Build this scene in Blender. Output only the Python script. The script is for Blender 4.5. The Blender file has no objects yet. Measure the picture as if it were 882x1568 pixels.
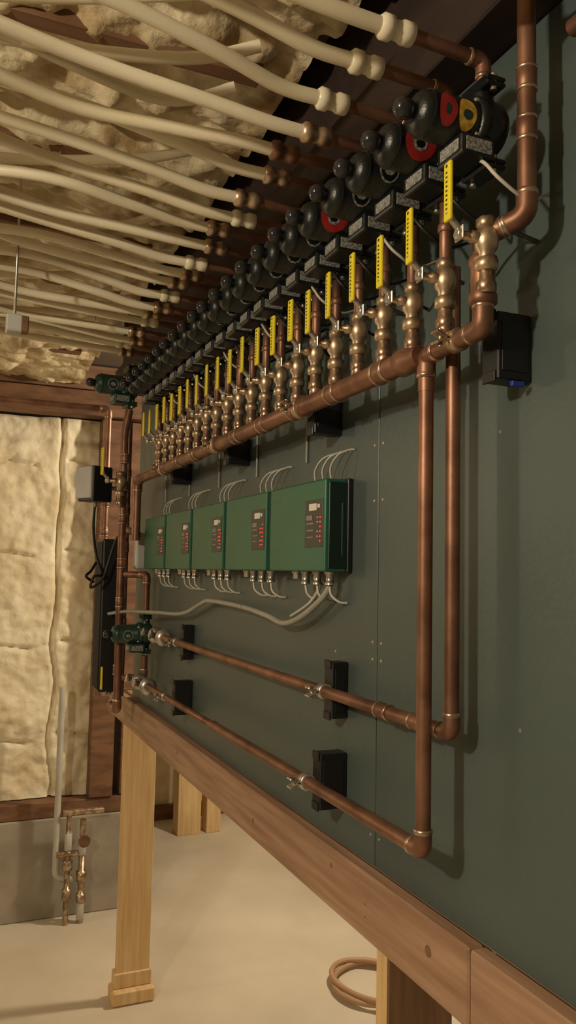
import bpy, bmesh, math, random
from mathutils import Vector, Matrix, noise
random.seed(4)
H = 1.76
V = Vector
scene = bpy.context.scene

# ------------------------------------------------------------ materials
def mat(name, col, rough=0.5, metal=0.0, col2=None, nscale=8.0, bump=0.0, bscale=40.0,
        stretch=(1,1,1), emit=None, lo=0.35, hi=0.65, detail=4.0, spec=0.5):
    m = bpy.data.materials.new(name); m.use_nodes = True
    nt = m.node_tree; b = nt.nodes['Principled BSDF']
    b.inputs['Roughness'].default_value = rough
    b.inputs['Metallic'].default_value = metal
    b.inputs['Specular IOR Level'].default_value = spec
    b.inputs['Base Color'].default_value = (*col, 1)
    tc = nt.nodes.new('ShaderNodeTexCoord'); mp = nt.nodes.new('ShaderNodeMapping')
    mp.inputs['Scale'].default_value = stretch
    nt.links.new(tc.outputs['Object'], mp.inputs['Vector'])
    if col2 is None:
        col2 = tuple(c*0.85 for c in col)
    n = nt.nodes.new('ShaderNodeTexNoise'); n.inputs['Scale'].default_value = nscale
    n.inputs['Detail'].default_value = detail
    nt.links.new(mp.outputs[0], n.inputs['Vector'])
    r = nt.nodes.new('ShaderNodeValToRGB')
    r.color_ramp.elements[0].position = lo; r.color_ramp.elements[1].position = hi
    r.color_ramp.elements[0].color = (*col2, 1); r.color_ramp.elements[1].color = (*col, 1)
    nt.links.new(n.outputs['Fac'], r.inputs['Fac'])
    nt.links.new(r.outputs['Color'], b.inputs['Base Color'])
    if bump:
        n2 = nt.nodes.new('ShaderNodeTexNoise'); n2.inputs['Scale'].default_value = bscale
        n2.inputs['Detail'].default_value = 5
        nt.links.new(mp.outputs[0], n2.inputs['Vector'])
        bp = nt.nodes.new('ShaderNodeBump'); bp.inputs['Strength'].default_value = bump
        bp.inputs['Distance'].default_value = 0.01
        nt.links.new(n2.outputs['Fac'], bp.inputs['Height'])
        nt.links.new(bp.outputs['Normal'], b.inputs['Normal'])
    if emit:
        b.inputs['Emission Color'].default_value = (*emit, 1)
        b.inputs['Emission Strength'].default_value = 1.5
    return m

COPPER = mat('copper', (0.35,0.185,0.12), 0.47, 0.7, (0.15,0.072,0.047), 14, lo=0.3, hi=0.7, bump=0.05)
SHINY = mat('solder_joint', (0.62,0.47,0.36), 0.32, 0.85, (0.34,0.21,0.14), 60)
BRASS = mat('brass', (0.64,0.50,0.35), 0.38, 0.8, (0.28,0.19,0.12), 40)
STEEL = mat('zinc_steel', (0.66,0.63,0.57), 0.35, 0.85, (0.40,0.37,0.34), 30)
PUMPM = mat('pump_cast_paint', (0.007,0.010,0.011), 0.36, 0.0, (0.004,0.006,0.006), 30, bump=0.1, bscale=200)
PUMPG = mat('pump_green_paint', (0.016,0.052,0.040), 0.4, 0.0, (0.010,0.036,0.028), 30)
CAPM = mat('pump_cap', (0.022,0.024,0.028), 0.18, 0.0)
BLACK = mat('black_plastic', (0.008,0.008,0.010), 0.45)
LABEL = mat('nameplate_label', (0.34,0.34,0.31), 0.5, 0.0, (0.10,0.10,0.10), 260, detail=1)
RED = mat('red_label', (0.34,0.02,0.018), 0.5, 0.0, (0.22,0.012,0.01), 50)
AMBER = mat('amber_label', (0.68,0.40,0.05), 0.5, 0.0, (0.35,0.22,0.03), 120)
YELLOW = mat('yellow_vinyl', (0.80,0.67,0.03), 0.45, 0.0, (0.70,0.57,0.02), 30)
INK = mat('black_ink', (0.03,0.03,0.02), 0.6)
BLUE = mat('blue_tag', (0.02,0.05,0.35), 0.4)
PEX = mat('pex_plastic', (0.82,0.76,0.60), 0.26, 0.0, (0.68,0.61,0.44), 6, stretch=(0.6,3,3))
GREEN = mat('controller_green', (0.018,0.120,0.066), 0.42, 0.0, (0.015,0.105,0.057), 5, bump=0.03, bscale=300)
DGREEN = mat('controller_side', (0.006,0.019,0.014), 0.4)
PLATE = mat('controller_faceplate', (0.030,0.030,0.028), 0.4)
WHITE = mat('white_print', (0.75,0.75,0.72), 0.5)
LED = mat('red_led', (0.8,0.03,0.02), 0.4, emit=(1.0,0.05,0.03))
GREYCAB = mat('grey_cable', (0.34,0.34,0.30), 0.5)
WHITECAB = mat('white_cable', (0.55,0.53,0.47), 0.5)
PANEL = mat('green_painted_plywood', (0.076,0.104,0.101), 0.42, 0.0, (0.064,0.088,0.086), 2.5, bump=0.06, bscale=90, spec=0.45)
LUMBER = mat('pine_post', (0.78,0.57,0.30), 0.6, 0.0, (0.64,0.42,0.19), 6, stretch=(8,8,0.5), bump=0.05)
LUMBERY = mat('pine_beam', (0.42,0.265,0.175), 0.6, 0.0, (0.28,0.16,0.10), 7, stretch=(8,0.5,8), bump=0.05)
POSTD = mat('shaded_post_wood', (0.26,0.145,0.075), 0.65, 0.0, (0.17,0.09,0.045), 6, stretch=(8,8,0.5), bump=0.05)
KNOT = mat('wood_knot', (0.22,0.11,0.06), 0.6)
DWOOD = mat('dark_framing', (0.22,0.11,0.055), 0.7, 0.0, (0.12,0.055,0.028), 8, stretch=(1,1,3))
TPLATE = mat('dark_plate_wood', (0.035,0.018,0.013), 0.8, 0.0, (0.018,0.009,0.007), 8, stretch=(4,1,3))  # very dark reddish-brown wood for the top plate
JOIST = mat('ceiling_joist_wood', (0.28,0.15,0.085), 0.7, 0.0, (0.17,0.085,0.045), 8, stretch=(0.5,6,3))
FOAM = mat('spray_foam', (0.80,0.71,0.50), 0.6, 0.0, (0.42,0.30,0.15), 7, bump=0.8, bscale=34, lo=0.36, hi=0.56, detail=8)
FOAMW = mat('wall_spray_foam', (0.88,0.80,0.60), 0.65, 0.0, (0.70,0.58,0.37), 4, bump=0.8, bscale=22, lo=0.32, hi=0.6, detail=7)
CONC = mat('concrete_wall', (0.40,0.35,0.28), 0.8, 0.0, (0.28,0.25,0.20), 5, bump=0.2, bscale=30)
FLOORM = mat('concrete_floor', (0.74,0.66,0.53), 0.6, 0.0, (0.54,0.47,0.37), 1.6, bump=0.05, bscale=20, lo=0.3, hi=0.7, detail=8)
PLAIN = mat('plain_drywall', (0.20,0.17,0.13), 0.8)
HOSE = mat('rubber_hose', (0.50,0.30,0.17), 0.5)
GREYBOX = mat('grey_enclosure', (0.50,0.50,0.48), 0.5)

# ------------------------------------------------------------ mesh builder
class MB:
    def __init__(s, name):
        s.name=name; s.v=[]; s.f=[]; s.mi=[]; s.sm=[]; s.mats=[]
    def m(s, material):
        if material not in s.mats: s.mats.append(material)
        return s.mats.index(material)
    def add(s, vs, fs, material, smooth=True):
        o=len(s.v); i=s.m(material)
        s.v += [V(v) for v in vs]
        for f in fs:
            s.f.append([a+o for a in f]); s.mi.append(i); s.sm.append(smooth)
    def box(s, lo, hi, material, bev=0.002, M=None, seg=1):
        lo=V(lo); hi=V(hi); bm=bmesh.new()
        bmesh.ops.create_cube(bm, size=1)
        c=(lo+hi)/2; d=hi-lo
        for v in bm.verts: v.co = V((v.co.x*d.x, v.co.y*d.y, v.co.z*d.z))
        if bev>0:
            bmesh.ops.bevel(bm, geom=bm.edges[:], offset=min(bev, min(d)*0.45), segments=seg, affect='EDGES', profile=0.5)
        for v in bm.verts:
            v.co = v.co + c if M is None else M @ (v.co) + c
        bm.verts.index_update()
        s.add([v.co.copy() for v in bm.verts], [[v.index for v in f.verts] for f in bm.faces], material, False)
        bm.free()
    def lathe(s, p, axis, prof, material, n=20):
        p=V(p); a=V(axis).normalized()
        t=V((0,0,1)) if abs(a.z)<0.9 else V((1,0,0))
        e1=a.cross(t).normalized(); e2=a.cross(e1)
        vs=[]; fs=[]
        for (l,r) in prof:
            for k in range(n):
                an=2*math.pi*k/n
                vs.append(p+a*l+(e1*math.cos(an)+e2*math.sin(an))*r)
        for i in range(len(prof)-1):
            for k in range(n):
                k2=(k+1)%n
                fs.append([i*n+k,i*n+k2,(i+1)*n+k2,(i+1)*n+k])
        s.add(vs,fs,material,True)
        s.add([vs[k] for k in range(n)],[list(range(n))[::-1]],material,False)
        o=(len(prof)-1)*n
        s.add([vs[o+k] for k in range(n)],[list(range(n))],material,False)
    def cyl(s, a, b, r, material, n=18, r2=None):
        a=V(a); b=V(b); L=(b-a).length
        r2=r if r2 is None else r2
        c=min(0.0012, L*0.2, r*0.3)
        s.lathe(a,b-a,[(0,r-c),(c,r),(L-c,r2),(L,r2-c)],material,n)
    def tube(s, pts, r, material, n=12, fil=0.0, caps=True):
        P=[V(p) for p in pts]
        if fil>0 and len(P)>2:
            Q=[P[0]]
            for i in range(1,len(P)-1):
                a,b,c=P[i-1],P[i],P[i+1]
                d1=min(fil,(a-b).length*0.49); d2=min(fil,(c-b).length*0.49)
                s1=b+(a-b).normalized()*d1; s2=b+(c-b).normalized()*d2
                for k in range(7):
                    t=k/6; Q.append(s1*(1-t)**2+b*2*t*(1-t)+s2*t*t)
            Q.append(P[-1]); P=Q
        Q=[P[0]]
        for p in P[1:]:
            if (p-Q[-1]).length>1e-5: Q.append(p)
        P=Q
        T=[]
        for i in range(len(P)):
            a=P[max(i-1,0)]; b=P[min(i+1,len(P)-1)]
            T.append((b-a).normalized())
        t=V((0,0,1)) if abs(T[0].z)<0.9 else V((1,0,0))
        e=T[0].cross(t).normalized(); vs=[]; fs=[]
        for i,p in enumerate(P):
            e=(e-T[i]*e.dot(T[i])).normalized(); g=T[i].cross(e)
            for k in range(n):
                an=2*math.pi*k/n
                vs.append(p+(e*math.cos(an)+g*math.sin(an))*r)
        for i in range(len(P)-1):
            for k in range(n):
                k2=(k+1)%n; fs.append([i*n+k,i*n+k2,(i+1)*n+k2,(i+1)*n+k])
        s.add(vs,fs,material,True)
        if caps:
            s.add(vs[:n],[list(range(n))[::-1]],material,False)
            s.add(vs[-n:],[list(range(n))],material,False)
    def smoothcurve(s, pts, r, material, n=8, sub=8):
        P=[V(p) for p in pts]; Q=[]
        for i in range(len(P)-1):
            p0=P[max(i-1,0)];p1=P[i];p2=P[i+1];p3=P[min(i+2,len(P)-1)]
            for k in range(sub):
                t=k/sub
                Q.append(0.5*((2*p1)+(p2-p0)*t+(2*p0-5*p1+4*p2-p3)*t*t+(3*p1-p0-3*p2+p3)*t**3))
        Q.append(P[-1]); s.tube(Q,r,material,n)
    def run(s, pts, r, fit=True):
        s.tube(pts, r, COPPER, 18, fil=r*2.0)
        P=[V(p) for p in pts]
        for i in range(1,len(P)-1):
            a=(P[i-1]-P[i]); b=(P[i+1]-P[i])
            if abs(a.normalized().dot(b.normalized()))>0.98: continue
            la=min(r*2.6,a.length*0.8); lb=min(r*2.6,b.length*0.8)
            a.normalize(); b.normalize()
            s.tube([P[i]+a*la,P[i],P[i]+b*lb], r*1.16, COPPER, 18, fil=r*2.0)
            s.cyl(P[i]+a*(la-r*0.5),P[i]+a*(la+0.0015),r*1.22,SHINY)
            s.cyl(P[i]+b*(lb-r*0.5),P[i]+b*(lb+0.0015),r*1.22,SHINY)
    def coupling(s, p, axis, r, L, material=None):
        p=V(p); a=V(axis).normalized()
        material = material or COPPER
        s.cyl(p-a*L/2,p+a*L/2,r*1.14,material)
        s.cyl(p-a*(L/2+0.001),p-a*(L/2-r*0.35),r*1.19,SHINY)
        s.cyl(p+a*(L/2-r*0.35),p+a*(L/2+0.001),r*1.19,SHINY)
    def finish(s, parent=None, mesh_only=False):
        c=V((0,0,0))
        if not mesh_only:
            lo=V((min(v.x for v in s.v),min(v.y for v in s.v),min(v.z for v in s.v)))
            hi=V((max(v.x for v in s.v),max(v.y for v in s.v),max(v.z for v in s.v)))
            c=(lo+hi)/2
        me=bpy.data.meshes.new(s.name)
        me.from_pydata([v-c for v in s.v],[],s.f)
        for m_ in s.mats: me.materials.append(m_)
        me.polygons.foreach_set('material_index',s.mi)
        me.polygons.foreach_set('use_smooth',s.sm)
        me.update()
        if mesh_only: return me
        o=bpy.data.objects.new(s.name,me); o.location=c+V((0,0,H))
        scene.collection.objects.link(o)
        return o

def place(me, name, loc, rotz=0, scale=1):
    o=bpy.data.objects.new(name,me); o.location=V(loc)+V((0,0,H)); o.rotation_euler=(0,0,rotz); o.scale=(scale,)*3
    scene.collection.objects.link(o); return o

# ------------------------------------------------------------ room shell
def slab(name, lo, hi, m_):
    b=MB(name); b.box(lo,hi,m_,0); return b.finish()
slab('floor',(-3.0,-2.0,-H-0.1),(4.2,5.9,-H),FLOORM)
slab('ceiling',(-3.0,-2.0,1.08),(4.2,5.9,1.15),PLAIN)
slab('wall_left',(-3.1,-2.0,-H),(-3.0,4.45,1.08),PLAIN)
slab('wall_back',(-3.0,-2.1,-H),(4.2,-2.0,1.08),PLAIN)
slab('wall_right',(4.2,-2.0,-H),(4.3,5.9,1.08),PLAIN)
slab('wall_alcove',(1.06,5.75,-H),(4.2,5.85,1.08),FOAMW)
slab('wall_alcove_side',(1.0,4.56,-H),(1.06,5.75,1.08),PLAIN)
slab('wall_front',(-3.0,4.455,-H),(1.06,4.55,1.08),PLAIN)
b=MB('wall_foundation'); b.box((-3.0,4.30,-H),(1.06,4.45,-1.27),CONC,0.006); b.finish()
b=MB('trim_sill_plate'); b.box((-3.0,4.31,-1.268),(1.06,4.448,-1.19),DWOOD,0.003); b.finish()

def foam_grid(name, o, ex, ey, nrm, nx, ny, hfun, m_):
    o=V(o); ex=V(ex); ey=V(ey); nrm=V(nrm); vs=[]; fs=[]
    for j in range(ny+1):
        for i in range(nx+1):
            p=o+ex*(i/nx)+ey*(j/ny)
            vs.append(p+nrm*hfun(p,i/nx,j/ny))
    for j in range(ny):
        for i in range(nx):
            a=j*(nx+1)+i; fs.append([a,a+1,a+nx+2,a+nx+1])
    b=MB(name); b.add(vs,fs,m_,True); return b.finish()
def hw(p,u,v):
    px=p.x+0.03*noise.noise(V((p.z*4,3,0)))
    s=((px+10.0-0.09)%0.41)/0.41
    seam=math.exp(-((s-0.5)/0.022)**2)
    s2=((p.z+0.17+0.07*noise.noise(V((p.x*4,0,5))))%0.48)/0.48
    seam2=math.exp(-((s2-0.5)/0.02)**2)*(0.9 if noise.noise(V((p.x*3,0,1)))>-0.15 else 0.2)
    h=0.050+0.024*noise.noise(p*3.0)+0.020*noise.noise(p*8.0)+0.011*noise.noise(p*20)+0.005*noise.noise(p*42)
    return max(0.004,h-0.042*seam-0.032*seam2)
foam_grid('wall_foam_insulation',(-3.0,4.44,-1.185),(3.85,0,0),(0,0,1.98),(0,-1,0),360,190,hw,FOAMW)
def hc(p,u,v):
    q=V((p.x,p.y*1.1,0))
    w=V((noise.noise(q*6+V((5,5,5))),noise.noise(q*6+V((15,5,5))),0))*0.04
    a=noise.noise(q*3+V((3,1,0))); c=noise.noise((q+w)*10+V((9,2,5))); d=noise.noise((q+w)*21)
    r=1-abs(noise.noise((q+w)*8+V((1,7,3))))*2.2
    h=0.098+0.025*a+0.024*c+0.013*d+0.012*r+0.006*noise.noise(q*45)
    s=((p.y+10-0.72)%0.45)/0.45
    h-=0.040*math.exp(-((s-0.5)/0.07)**2)
    return max(0.005,h)
foam_grid('ceiling_foam_insulation',(-2.4,-0.1,1.07),(3.0,0,0),(0,4.54,0),(0,0,-1),330,460,hc,FOAM)
for k in range(8):
    y=0.255+0.45*k+0.235
    b=MB('ceiling_joist'); b.box((-2.99,y,0.962 if k%2 else 0.950),(0.52,y+0.04,1.079),JOIST,0.002); b.finish()
b=MB('rim_joist'); b.box((-3.0,4.24,0.80),(1.06,4.36,0.93),DWOOD,0.003)
b.box((-3.0,4.26,0.94),(1.06,4.36,1.07),JOIST,0.003); b.finish()
b=MB('wall_stud'); b.box((0.74,4.30,-1.185),(0.86,4.39,0.795),DWOOD,0.003); b.finish()
b=MB('wall_stud'); b.box((0.90,4.32,-1.185),(1.0,4.39,0.795),DWOOD,0.003); b.finish()
b=MB('framing_post'); b.box((1.50,5.30,-H),(1.66,5.42,1.07),LUMBER,0.003); b.finish()
b=MB('framing_post'); b.box((1.70,5.30,-H),(1.80,5.42,1.07),LUMBER,0.003); b.finish()
b=MB('base_plate'); b.box((1.08,5.68,-H),(4.19,5.745,-H+0.09),DWOOD,0.003); b.finish()

# ------------------------------------------------------------ panel
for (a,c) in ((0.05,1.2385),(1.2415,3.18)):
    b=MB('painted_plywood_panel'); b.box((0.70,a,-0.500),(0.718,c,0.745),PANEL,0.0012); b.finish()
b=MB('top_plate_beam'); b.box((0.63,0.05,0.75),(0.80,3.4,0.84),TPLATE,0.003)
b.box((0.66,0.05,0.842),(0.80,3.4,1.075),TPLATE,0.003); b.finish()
def lumber(name, lo, hi, m_, knots):
    b=MB(name); b.box(lo,hi,m_,0.003)
    for (y,z,r) in knots:
        b.lathe((lo[0]+0.0005,y,z),(-1,0,0),[(0,r),(0.0008,r*0.8),(0.001,r*0.25)],KNOT,14)
    return b.finish()
lumber('ledger_beam',(0.672,0.05,-0.607),(0.699,0.93,-0.500),LUMBERY,[(0.78,-0.55,0.009),(0.66,-0.58,0.006),(0.86,-0.575,0.003)])
lumber('ledger_beam',(0.672,0.933,-0.607),(0.699,3.46,-0.500),LUMBERY,[(1.03,-0.545,0.010),(1.22,-0.55,0.0025),(1.22,-0.57,0.0025),(1.35,-0.53,0.006),(1.75,-0.565,0.007),(2.4,-0.55,0.007)])
b=MB('panel_support_rail'); b.box((0.72,0.05,-0.595),(0.76,3.45,-0.505),LUMBERY,0.002); b.finish()
for y in (1.25,3.38):
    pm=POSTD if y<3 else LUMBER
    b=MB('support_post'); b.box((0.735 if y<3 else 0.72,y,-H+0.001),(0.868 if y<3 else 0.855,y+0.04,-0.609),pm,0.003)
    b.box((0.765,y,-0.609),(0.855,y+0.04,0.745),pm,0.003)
    if y<3: b.box((0.7335,y+0.002,-H+0.001),(0.7355,y+0.038,-0.610),LUMBER,0.0005)  # near post: shade painted as dark wood, lit side face as pale skin
    if y>3:
        b.box((0.70,y-0.03,-H+0.001),(0.875,y+0.075,-H+0.06),LUMBER,0.008)
        b.box((0.71,y-0.006,-H+0.06),(0.862,y+0.055,-H+0.12),LUMBER,0.004)
    b.finish()

b=MB('panel_screws')
for y in (1.225,1.255):
    for z in (-0.45,-0.15,-0.12,0.13,0.23,0.6):
        b.lathe((0.6998,y,z),(-1,0,0),[(0,0.003),(0.0008,0.0025)],STEEL,8)
for (y,z) in ((1.40,-0.15),(0.86,-0.2),(0.5,-0.3),(0.9,0.2),(0.7,0.0)):
    b.lathe((0.6998,y,z),(-1,0,0),[(0,0.003),(0.0008,0.0025)],STEEL,8)
b.finish()

# ------------------------------------------------------------ header + risers
Y0=0.82; SP=0.0835; N=21
XH=0.61; ZH=0.312
ys=[Y0+SP*i for i in range(N)]
def zp(i): return 0.570+0.010*i/20
b=MB('copper_supply_header')
b.cyl((XH,0.99,ZH),(XH,2.56,ZH),0.0165,COPPER,24)
b.lathe((XH,0.965,ZH),(0,1,0),[(0,0.0145),(0.004,0.0165),(0.012,0.0165),(0.026,0.0205),(0.05,0.0205),(0.051,0.018)],COPPER,22)
for i,y in enumerate(ys[2:]):
    if i%2: b.coupling((XH,y,ZH),(0,1,0),0.0162,0.034)
for i,y in enumerate(ys):
    if i==0: continue
    b.cyl((XH,y,ZH),(XH,y,0.36),0.0085,COPPER)
    b.cyl((XH,y,ZH+0.012),(XH,y,ZH+0.028),0.0112,SHINY)
    b.cyl((XH,y,0.42),(XH,y,zp(i)-0.055),0.0085,COPPER)
    b.cyl((XH,y,0.468),(XH,y,0.480),0.0108,COPPER)
b.run([(XH,2.55,ZH),(XH,2.80,ZH),(XH,2.80,0.10)],0.015)
b.finish()

YA=0.965
RA=0.0108
b=MB('copper_main_riser')
b.run([(0.62,1.90,-0.377),(0.62,YA,-0.377),(0.62,YA,ZH)],RA)
b.run([(0.62,YA,0.26),(0.62,YA,ZH),(XH,Y0,ZH),(XH,Y0,0.43),(0.64,0.772,0.445),(0.64,0.772,0.745)],RA*1.08)
b.coupling((XH,Y0,0.375),(0,0,1),RA+.0012,0.045)
b.lathe((XH,Y0,0.340),(0,0,1),[(0,0.013),(0.003,0.018),(0.014,0.018),(0.018,0.0155),(0.05,0.0155),(0.053,0.018),(0.062,0.018),(0.066,0.013)],COPPER,20)
b.coupling((0.64,0.772,0.555),(0,0,1),RA+.0006,0.03)
b.coupling((0.64,0.772,0.62),(0,0,1),RA+.0006,0.03)
b.cyl((0.62,1.90,-0.377),(0.62,2.86,-0.377),0.0088,COPPER)
b.lathe((0.62,1.885,-0.377),(0,1,0),[(0,0.0110),(0.01,0.0130),(0.02,0.011),(0.04,0.0095)],COPPER)
b.finish()
RB=0.0104
b=MB('copper_return_riser')
b.run([(0.652,2.60,-0.217),(0.652,0.945,-0.217),(0.652,0.945,0.44)],RB)
for y,L in ((1.13,0.035),(1.03,0.03)):
    b.coupling((0.652,y,-0.217),(0,1,0),RB+.0008,L)
b.finish()

def valve_mesh():
    b=MB('ball_valve')
    k=0.78
    def L(p,a,prof,m_,n): b.lathe(p,a,[(l,r*k) for l,r in prof],m_,n)
    L((0,0,-0.070),(0,0,1),[(0,0.012),(0.003,0.0165),(0.014,0.0165),(0.017,0.013),(0.030,0.0125)],SHINY,6)
    L((0,0,-0.042),(0,0,1),[(0,0.014),(0.003,0.0195),(0.014,0.0195),(0.018,0.013)],BRASS,8)
    L((0,0,-0.028),(0,0,1),[(0,0.0125),(0.010,0.0130),(0.016,0.0185),(0.026,0.0205),(0.036,0.0185),(0.042,0.0130),(0.052,0.0125),(0.054,0.011)],BRASS,16)
    L((0,0,0.014),(0,0,1),[(0,0.014),(0.002,0.0165),(0.012,0.0165),(0.014,0.012)],BRASS,6)
    b.lathe((-0.013,0,0),(-1,0,0),[(0,0.008),(0.010,0.008),(0.011,0.005),(0.030,0.005)],BRASS,12)
    b.lathe((-0.038,0,0),(-1,0,0),[(0,0.0080),(0.005,0.0080),(0.006,0.005)],STEEL,6)
    b.box((-0.040,-0.0095,-0.008),(-0.037,0.0095,0.010),STEEL,0.001)
    b.tube([(-0.0385,0,0.006),(-0.050,0,0.018),(-0.054,0,0.026)],0.0048,STEEL,8,fil=0.004)
    b.box((-0.0570,-0.0080,0.014),(-0.0515,0.0080,0.090),YELLOW,0.0022,seg=2)
    for q in range(9):
        z=0.028+q*0.0058
        b.box((-0.0574,-0.0018,z),(-0.0568,0.0018,z+0.0022),INK,0)
    b.lathe((-0.0568,0,0.084),(-1,0,0),[(0,0.0022),(0.0006,0.0022)],INK,10)
    return b.finish(mesh_only=True)
VM=valve_mesh()
for i,y in enumerate(ys):
    jz=0.004*math.sin(i*2.3)
    place(VM,'ball_valve',(XH if i else XH-0.004,y if i else y-0.012,0.400+jz+(0.0 if i else 0.022)),rotz=random.uniform(-0.12,0.12))

# ------------------------------------------------------------ circulator pumps
def pump_mesh(name, body, variant):
    b=MB(name)
    b.lathe((0.022,0,0),(-1,0,0),[(0,0.020),(0.004,0.030),(0.012,0.035),(0.028,0.036),(0.036,0.033),(0.040,0.028)],body,24)
    b.lathe((-0.016,0,0),(-1,0,0),[(0,0.0365),(0.008,0.0365),(0.010,0.031)],body,20)
    for a in range(4):
        an=math.pi/4+a*math.pi/2
        b.lathe((-0.024,0.031*math.cos(an),0.031*math.sin(an)),(-1,0,0),[(0,0.004),(0.005,0.004),(0.006,0.003)],STEEL,6)
    for sgn in (1,-1):
        b.lathe((0,0,0.028*sgn),(0,0,sgn),[(0,0.016),(0.012,0.0135),(0.022,0.0135)],body,16)
        b.box((-0.016,-0.028,min(0.047*sgn,0.054*sgn)),(0.016,0.028,max(0.047*sgn,0.054*sgn)),body,0.003)
        b.box((-0.016,-0.028,min(0.0545*sgn,0.061*sgn)),(0.016,0.028,max(0.0545*sgn,0.061*sgn)),body,0.003)
        for yy in (-0.021,0.021):
            b.lathe((0,yy,0.043*sgn),(0,0,sgn),[(0,0.0045),(0.022,0.0045)],STEEL,6)
    b.lathe((-0.024,0,0),(-1,0,0),[(0,0.0310),(0.004,0.0325),(0.008,0.0300),(0.064,0.0290),(0.073,0.0270),(0.079,0.0225),(0.082,0.015)],body,28)
    b.lathe((-0.088,0,0),(-1,0,0),[(0,0.0300),(0.003,0.0300)],body,28)
    b.lathe((-0.104,0,0),(-1,0,0),[(0,0.0095),(0.006,0.0095),(0.007,0.0120),(0.016,0.0128),(0.023,0.0115),(0.027,0.0075),(0.028,0.002)],CAPM,18)
    b.box((-0.056,-0.033,-0.056),(-0.006,0.022,-0.028),body,0.004,seg=2)
    b.box((-0.050,-0.0342,-0.051),(-0.012,-0.0325,-0.034),LABEL,0.0004)
    b.box((-0.0575,-0.026,-0.050),(-0.0555,0.012,-0.035),LABEL,0.0004)
    def patch(x0,x1,a0,a1,m_,r=0.0302):
        vs=[];fs=[];n=14
        for j in range(n+1):
            an=a0+(a1-a0)*j/n
            w=math.sin(math.pi*(j+0.4)/(n+0.8))
            xm=(x0+x1)/2; hw_=(x1-x0)/2*math.sqrt(max(0.02,w))
            vs.append((xm-hw_, -r*math.cos(an), r*math.sin(an)))
            vs.append((xm+hw_, -r*math.cos(an), r*math.sin(an)))
        for j in range(n):
            fs.append([2*j,2*j+1,2*j+3,2*j+2])
        b.add(vs,fs,m_,True)
    if variant==0:
        patch(-0.076,-0.044,-0.65,0.45,LABEL)
        patch(-0.073,-0.047,-0.55,0.35,body,0.0304)
        patch(-0.068,-0.052,-0.30,0.05,LABEL,0.0306)
    elif variant==1:
        patch(-0.084,-0.036,-0.85,0.65,RED)
        patch(-0.072,-0.050,-0.45,0.15,LABEL,0.0305)
        patch(-0.068,-0.054,-0.32,0.02,body,0.0307)
    else:
        patch(-0.086,-0.060,-0.80,0.65,RED)
        patch(-0.077,-0.069,-0.35,0.10,PUMPG,0.0305)
        patch(-0.058,-0.032,-0.80,0.65,AMBER)
        patch(-0.052,-0.038,-0.35,0.05,PUMPG,0.0306)
    return b.finish(mesh_only=True)
PM=[pump_mesh('circulator_pump',PUMPM,0),pump_mesh('circulator_pump_red',PUMPM,1),pump_mesh('circulator_pump_amber',PUMPM,2)]
for i,y in enumerate(ys):
    v=2 if i==0 else (1 if i in (1,4) else 0)
    place(PM[v],'circulator_pump',(XH,y,zp(i)),rotz=random.uniform(-0.04,0.04))
GP=pump_mesh('green_pump',PUMPG,0)
place(GP,'circulator_pump',(0.60,2.93,0.67),rotz=0.1,scale=1.25)
place(GP,'circulator_pump',(0.655,2.80,-0.225),rotz=0.0,scale=1.10)

b=MB('pump_outlet_piping')
xs_c=[]
for i,y in enumerate(ys):
    zt=0.664+0.006*math.sin(i*1.7)+0.010*i/20
    xe=0.500+0.012*math.sin(i*2.9)
    b.run([(XH,y,zp(i)+0.061),(XH,y,zt),(xe,y,zt+0.004)],0.0088)
    m_=[BRASS,PEX,SHINY][i%3] if i>4 else [PEX,PEX,PEX,BRASS,COPPER][i]
    b.lathe((xe+0.004,y,zt+0.004),(-1,0,0),[(0,0.011),(0.002,0.0145),(0.016,0.0145),(0.020,0.0120),(0.030,0.0120),(0.032,0.0155),(0.044,0.0155),(0.048,0.0115)],m_,12)
    xs_c.append((xe-0.042,y,zt+0.004))
b.finish()
b=MB('pex_tubing')
for i,(x,y,z) in enumerate(xs_c):
    a=random.uniform(-0.04,0.04); c=random.uniform(-0.005,0.025)
    dy=random.uniform(-0.08,0.06)
    pts=[(x,y,z),(x-0.06,y,z+0.002),(x-0.16,y+a*0.5,z+0.008+c*0.5),(x-0.32,y+a,z+0.018+c),(x-0.55,y+dy,z+0.03+c*0.6),(x-0.9,y+dy*1.5,z+0.045),(x-1.4,y+dy*2+0.05,z+0.06),(x-2.4,y+dy,z+0.08)]
    b.smoothcurve(pts,0.0104,PEX,10,6)
for k,(y,r) in enumerate(((1.02,0.25),(1.18,0.10),(1.30,-0.22),(1.52,0.2),(1.85,-0.3),(2.2,0.15),(2.40,0.2),(2.55,0.0),(2.7,-0.1))):
    pts=[(0.42,y-0.04,0.83),(0.30,y,0.80),(0.05,y+r*0.4,0.785),(-0.3,y+r*0.8,0.79),(-1.0,y+r,0.80),(-2.0,y+r,0.80)]
    b.smoothcurve(pts,0.0102,PEX,10,6)
b.finish()

b=MB('overhead_copper_pipes')
b.run([(0.60,0.30,0.70),(0.60,0.735,0.70),(0.50,0.735,0.70),(0.50,0.735,0.98)],0.0110)
b.cyl((0.665,0.06,0.66),(0.665,0.72,0.66),0.0110,COPPER)
b.lathe((0.56,0.735,0.70),(-1,0,0),[(0,0.014),(0.03,0.014),(0.031,0.018),(0.04,0.018)],SHINY,12)
b.finish()

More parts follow.
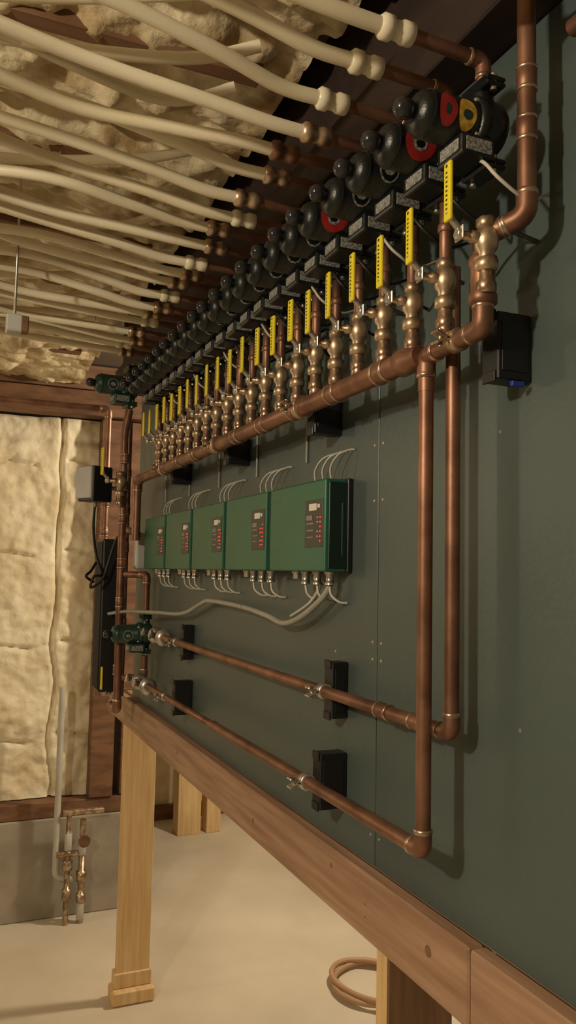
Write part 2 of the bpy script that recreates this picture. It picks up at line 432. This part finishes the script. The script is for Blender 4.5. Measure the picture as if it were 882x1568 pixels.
# clamps & struts ------------------------------------------------------
def strut(name, x0, y, z0, z1, w=0.034):
    b=MB(name)
    b.box((x0,y,z0),(0.6995,y+w,z1),BLACK,0.002)
    b.box((x0-0.003,y+0.004,z0-0.003),(x0+0.001,y+w-0.004,z0+0.012),BLACK,0.001)
    b.box((x0-0.003,y+0.004,z1-0.012),(x0+0.001,y+w-0.004,z1+0.003),BLACK,0.001)
    b.box((x0+0.006,y-0.0015,z0+0.012),(0.692,y+0.001,z1-0.012),BLACK,0.0005)
    if y<0.9:
        b.box((0.665,y-0.004,z0-0.008),(0.685,y+0.002,z0-0.001),BLUE,0.001)
    return b.finish()
for (y,x0,z0,z1) in ((0.835,0.645,0.255,0.345),(1.385,0.640,0.268,0.335),(1.90,0.640,0.268,0.335),(2.43,0.640,0.268,0.335),
                     (1.345,0.666,-0.268,-0.165),(1.345,0.645,-0.43,-0.330),(2.35,0.666,-0.268,-0.165),(2.35,0.645,-0.43,-0.330)):
    strut('strut_mount',x0,y,z0,z1)
def clamp(p, r, w=0.014, m_=BRASS):
    b=MB('pipe_clamp'); x,y,z=p
    b.lathe((x,y-w/2,z),(0,1,0),[(0,r+0.0005),(0.0008,r+0.003),(w-0.0008,r+0.003),(w,r+0.0005)],m_,20)
    M1=Matrix.Rotation(math.radians(25),3,'Y'); M2=Matrix.Rotation(math.radians(-25),3,'Y')
    b.box((x-r-0.024,y-w/2,z+0.001),(x-r,y+w/2,z+0.005),m_,0.0008,M=M1)
    b.box((x-r-0.024,y-w/2,z-0.005),(x-r,y+w/2,z-0.001),m_,0.0008,M=M2)
    b.lathe((x-r-0.013,y,z-0.012),(0,0,1),[(0,0.004),(0.004,0.004),(0.0045,0.0028),(0.020,0.0028),(0.0205,0.004),(0.024,0.004)],STEEL,6)
    b.finish()
for p,r,w,m_ in (((0.613,0.88,ZH),0.0130,0.016,BRASS),((XH,1.378,ZH),0.0200,0.014,BRASS),((XH,1.89,ZH),0.0200,0.014,BRASS),((XH,2.42,ZH),0.0200,0.014,BRASS),
            ((0.652,1.350,-0.217),0.0118,0.018,STEEL),((0.62,1.350,-0.377),0.0124,0.018,STEEL),((0.652,2.37,-0.217),0.0112,0.014,STEEL),((0.62,2.37,-0.377),0.009,0.014,STEEL)):
    clamp(p,r,w,m_)

# ------------------------------------------------------------ zone controllers
for k in range(5):
    y0=1.335+0.2975*k; y1=y0+0.278; zb=0.002; zt=0.176
    b=MB('zone_controller')
    b.box((0.688,y0,zb-0.001),(0.6995,y1,zt+0.002),BLACK,0.002)
    b.box((0.642,y0+0.002,zb),(0.6885,y1-0.002,zt),GREEN,0.004,seg=3)
    b.box((0.650,y0+0.0005,zb+0.006),(0.688,y0+0.003,zt-0.006),DGREEN,0.001)
    b.box((0.676,y0-0.0006,zb+0.030),(0.680,y0+0.001,zt-0.045),PUMPG,0.0004)
    b.box((0.6408,y0+0.010,zb+0.046),(0.6424,y0+0.090,zb+0.136),PLATE,0.0006)
    b.box((0.6402,y0+0.036,zb+0.116),(0.6409,y0+0.070,zb+0.129),WHITE,0)
    b.box((0.6402,y0+0.022,zb+0.120),(0.6409,y0+0.032,zb+0.127),WHITE,0)
    for q in range(3):
        b.box((0.6402,y0+0.050,zb+0.090-q*0.013),(0.6409,y0+0.080,zb+0.0925-q*0.013),LABEL,0)
    b.box((0.6402,y0+0.056,zb+0.098),(0.6409,y0+0.082,zb+0.107),LABEL,0)
    for q in range(6):
        b.box((0.6400,y0+0.018,zb+0.056+q*0.009),(0.6409,y0+0.0215,zb+0.0585+q*0.009),LED,0)
        if (q+k)%3: b.box((0.6400,y0+0.030,zb+0.056+q*0.009),(0.6409,y0+0.0335,zb+0.0585+q*0.009),LED,0)
    b.box((0.6416,y1-0.060,zt-0.030),(0.6426,y1-0.020,zt-0.024),GREEN,0.0003)
    for q in range(3):
        yy=y0+0.035+q*0.055
        b.lathe((0.670,yy,zb+0.001),(0,0,-1),[(0,0.010),(0.005,0.010),(0.006,0.0075),(0.020,0.0075),(0.021,0.009),(0.026,0.009)],STEEL,10)
    b.lathe((0.670,y0+0.19,zb+0.001),(0,0,-1),[(0,0.010),(0.005,0.010),(0.006,0.0075),(0.016,0.0075)],STEEL,10)
    b.finish()
b=MB('controller_wiring')
for k in range(5):
    y0=1.335+0.2975*k
    for q in range(3):
        yy=y0+0.03+q*0.035
        b.smoothcurve([(0.668,yy,0.177),(0.664,yy-0.003,0.200),(0.672,yy-0.018,0.222),(0.690,yy-0.030,0.232),(0.6985,yy-0.036,0.232)],0.0020,WHITECAB,6,5)
    for q in range(3):
        yy=y0+0.035+q*0.055
        b.smoothcurve([(0.670,yy,-0.023),(0.672,yy-0.004,-0.042),(0.684,yy-0.014,-0.054),(0.6985,yy-0.018,-0.056)],0.0026,WHITECAB,6,5)
b.finish()
b=MB('flexible_conduit')
b.smoothcurve([(0.672,1.37,-0.022),(0.668,1.40,-0.050),(0.665,1.49,-0.090),(0.665,1.58,-0.108),(0.665,1.68,-0.097),(0.668,1.85,-0.086),(0.668,2.10,-0.082),(0.668,2.18,-0.092),(0.66,2.35,-0.130),(0.64,2.60,-0.140),(0.60,2.85,-0.150),(0.56,2.98,-0.165)],0.0062,GREYCAB,10,8)
b.smoothcurve([(0.680,1.425,-0.022),(0.676,1.47,-0.060),(0.674,1.56,-0.092)],0.0035,WHITECAB,8,8)
b.lathe((0.668,1.84,-0.086),(0,1,0),[(0,0.008),(0.01,0.008)],STEEL,10)
b.finish()
b=MB('pump_wiring')
for i,y in enumerate(ys):
    z=zp(i)-0.053
    b.smoothcurve([(0.59,y-0.02,z),(0.588,y-0.035,z-0.012),(0.60,y-0.048,z-0.035),(0.64,y-0.046,z-0.05),(0.685,y-0.03,z-0.03),(0.698,y-0.02,z-0.02)],0.0024,WHITECAB if i%3==0 else BLACK,6,6)
for i,y in enumerate(ys[::2]):
    b.smoothcurve([(0.698,y,0.44),(0.66,y+0.02,0.455),(0.645,y+0.05,0.445),(0.67,y+0.08,0.43),(0.698,y+0.10,0.43)],0.0028,BLACK,6,6)
for k in range(5):
    yy=1.345+0.2975*k
    b.smoothcurve([(0.6965,yy+0.20,0.232),(0.6965,yy+0.20,0.30),(0.6965,yy+0.205,0.42)],0.0028,GREYCAB,6,4)
b.finish()

# ------------------------------------------------------------ far-end boiler piping
b=MB('copper_boiler_piping')
b.run([(-2.98,3.36,0.665),(0.60,3.36,0.665),(0.60,3.36,-0.52)],0.0140)
b.run([(0.60,2.93,0.585),(0.585,2.93,0.50),(0.585,2.90,-0.50),(0.585,3.02,-0.50)],0.0140)
b.run([(0.62,3.02,0.56),(0.62,3.02,-0.47)],0.0125)
for z in (0.40,0.30,0.18,0.02,-0.12,-0.36):
    b.coupling((0.585,2.91,z),(0,0,1),0.014,0.035)
    b.coupling((0.60,3.36,z-0.03),(0,0,1),0.014,0.035)
for z in (0.36,0.22,0.08,-0.2):
    b.coupling((0.62,3.02,z),(0,0,1),0.0125,0.03)
b.run([(0.62,3.02,0.15),(0.62,2.80,0.12)],0.0125)
b.run([(0.655,2.80,-0.15),(0.655,2.80,-0.02),(0.60,2.90,-0.02)],0.0115)
b.run([(0.655,2.80,-0.30),(0.655,2.80,-0.377),(0.60,3.0,-0.40)],0.0115)
b.finish()
b=MB('pipe_flange')
for (x,y,z) in ((0.652,2.52,-0.217),(0.652,2.62,-0.217),(0.62,2.58,-0.377),(0.62,2.70,-0.377)):
    b.lathe((x,y,z),(0,1,0),[(0,0.014),(0.004,0.028),(0.014,0.028),(0.018,0.016),(0.040,0.015)],STEEL,12)
    b.lathe((x-0.005,y+0.03,z),(-1,0,0.3),[(0,0.009),(0.030,0.009),(0.031,0.014),(0.038,0.014)],STEEL,8)
b.finish()
place(VM,'ball_valve',(0.57,2.90,0.315),rotz=0.2,scale=1.3)
place(VM,'ball_valve',(0.60,3.05,-0.46),rotz=0.5,scale=1.1)
b=MB('aquastat_control_box')
Rm=Matrix.Rotation(math.radians(28),3,'Z')
b.box((0.455,2.97,0.245),(0.545,3.06,0.375),BLACK,0.004,M=Rm)
Rp=Rm@V((-0.050,0,0))
b.box((0.50+Rp.x-0.006,3.015+Rp.y-0.045,0.255),(0.50+Rp.x+0.006,3.015+Rp.y+0.045,0.372),GREYBOX,0.003,M=Rm)
b.lathe((0.54,3.03,0.30),(1,0,0),[(0,0.009),(0.04,0.009)],STEEL,10)
b.lathe((0.50,3.01,0.246),(0,0,-1),[(0,0.010),(0.018,0.010),(0.02,0.007)],STEEL,10)
b.finish()
b=MB('aquastat_cable')
b.smoothcurve([(0.50,3.01,0.226),(0.500,3.02,0.15),(0.515,3.03,0.05),(0.53,2.98,-0.02),(0.50,2.97,-0.03),(0.49,2.97,-0.07),(0.53,2.97,-0.04),(0.55,2.97,0.02),(0.575,2.96,0.11),(0.60,2.96,0.12)],0.005,BLACK,8,8)
b.smoothcurve([(0.515,3.03,0.02),(0.49,2.98,-0.01),(0.47,2.96,-0.03),(0.50,2.98,-0.05)],0.005,BLACK,8,8)
b.finish()
b=MB('plate_heat_exchanger')
b.box((0.538,3.02,-0.455),(0.598,3.15,0.110),BLACK,0.006,seg=2)
for q in range(12):
    y=3.026+q*0.010
    b.box((0.535,y,-0.445),(0.5385,y+0.004,0.100),BLACK,0.0005)
for z in (-0.40,0.05):
    b.lathe((0.590,3.06,z),(1,0,0),[(0,0.014),(0.03,0.014),(0.031,0.018),(0.045,0.018)],BRASS,12)
b.finish()
b=MB('terminal_box'); b.box((0.63,2.86,0.0),(0.699,2.92,0.13),GREYBOX,0.004); b.box((0.628,2.868,0.01),(0.631,2.912,0.12),WHITE,0.001); b.finish()
# small junction box hung below the tubing at the far left
b=MB('ceiling_junction_box'); b.box((0.10,1.86,0.525),(0.135,1.895,0.565),GREYBOX,0.003)
b.box((0.133,1.862,0.527),(0.148,1.893,0.563),DWOOD,0.002)
b.cyl((0.118,1.878,0.565),(0.118,1.878,0.99),0.003,STEEL); b.finish()

b=MB('water_service_piping')
b.tube([(0.575,4.22,-0.60),(0.575,4.22,-1.53),(0.66,4.22,-1.55)],0.016,WHITECAB,12,fil=0.03)
b.lathe((0.70,4.20,-H+0.001),(0,0,1),[(0,0.016),(0.10,0.016),(0.102,0.024),(0.14,0.024),(0.142,0.016),(0.20,0.016),(0.202,0.026),(0.25,0.026),(0.252,0.016),(0.50,0.016)],BRASS,10)
b.lathe((0.63,4.20,-H+0.001),(0,0,1),[(0,0.014),(0.12,0.014),(0.122,0.022),(0.17,0.022),(0.172,0.014),(0.26,0.014),(0.262,0.025),(0.31,0.025),(0.312,0.013),(0.55,0.013)],BRASS,10)
b.cyl((0.63,4.20,-H+0.36),(0.63,4.20,-H+0.44),0.018,WHITECAB); b.cyl((0.70,4.20,-H+0.33),(0.70,4.20,-H+0.42),0.020,WHITECAB)
b.cyl((0.70,4.20,-H+0.02),(0.70,4.20,-H+0.10),0.019,WHITECAB)
b.tube([(0.575,4.20,-1.42),(0.70,4.20,-1.42)],0.014,BRASS,10)
b.lathe((0.70,4.18,-1.35),(0,-1,0),[(0,0.01),(0.03,0.01),(0.031,0.03),(0.036,0.03)],DWOOD,12)
b.tube([(0.60,4.20,-1.22),(0.80,4.20,-1.22)],0.016,BRASS,10)
b.finish()
b=MB('garden_hose')
pts=[]
for k in range(60):
    a=k*0.21; r=0.16+0.01*math.sin(k*0.5)
    pts.append((1.76+r*math.cos(a),3.12+r*math.sin(a)*1.2,-H+0.014+0.0016*k*0.35))
b.smoothcurve(pts,0.012,HOSE,8,3); b.finish()

# ------------------------------------------------------------ lights
def lamp(name, loc, e, col, size=0.06):
    l=bpy.data.lights.new(name,'POINT'); l.energy=e; l.color=col; l.shadow_soft_size=size
    o=bpy.data.objects.new(name,l); o.location=V(loc)+V((0,0,H)); scene.collection.objects.link(o)
WARM=(1.0,0.84,0.61)
lamp('ceiling_bulb_main',(-1.15,0.30,0.66),84,WARM,0.045)
lamp('ceiling_bulb_far',(-1.7,3.5,0.50),21,WARM,0.08)
lamp('ceiling_bulb_behind',(2.3,3.2,0.85),140,WARM,0.08)
w=bpy.data.worlds.new('World'); scene.world=w; w.use_nodes=True
w.node_tree.nodes['Background'].inputs[0].default_value=(1.0,0.85,0.65,1)
w.node_tree.nodes['Background'].inputs[1].default_value=0.15
try: scene.view_settings.view_transform='Standard'
except Exception: pass

# ------------------------------------------------------------ camera
cam=bpy.data.cameras.new('camera'); co=bpy.data.objects.new('camera',cam); scene.collection.objects.link(co)
cam.sensor_fit='VERTICAL'; cam.sensor_height=36.0; cam.lens=28.24; cam.clip_start=0.01
yaw=math.radians(23.0); pit=math.atan(92/1230); roll=0.02
F=V((math.sin(yaw)*math.cos(pit),math.cos(yaw)*math.cos(pit),math.sin(pit)))
R0=V((math.cos(yaw),-math.sin(yaw),0)); U0=R0.cross(F)
R=R0*math.cos(roll)+U0*math.sin(roll); U=U0*math.cos(roll)-R0*math.sin(roll)
M=Matrix((( R.x,U.x,-F.x,0),(R.y,U.y,-F.y,0),(R.z,U.z,-F.z,H),(0,0,0,1)))
co.matrix_world=M
scene.camera=co
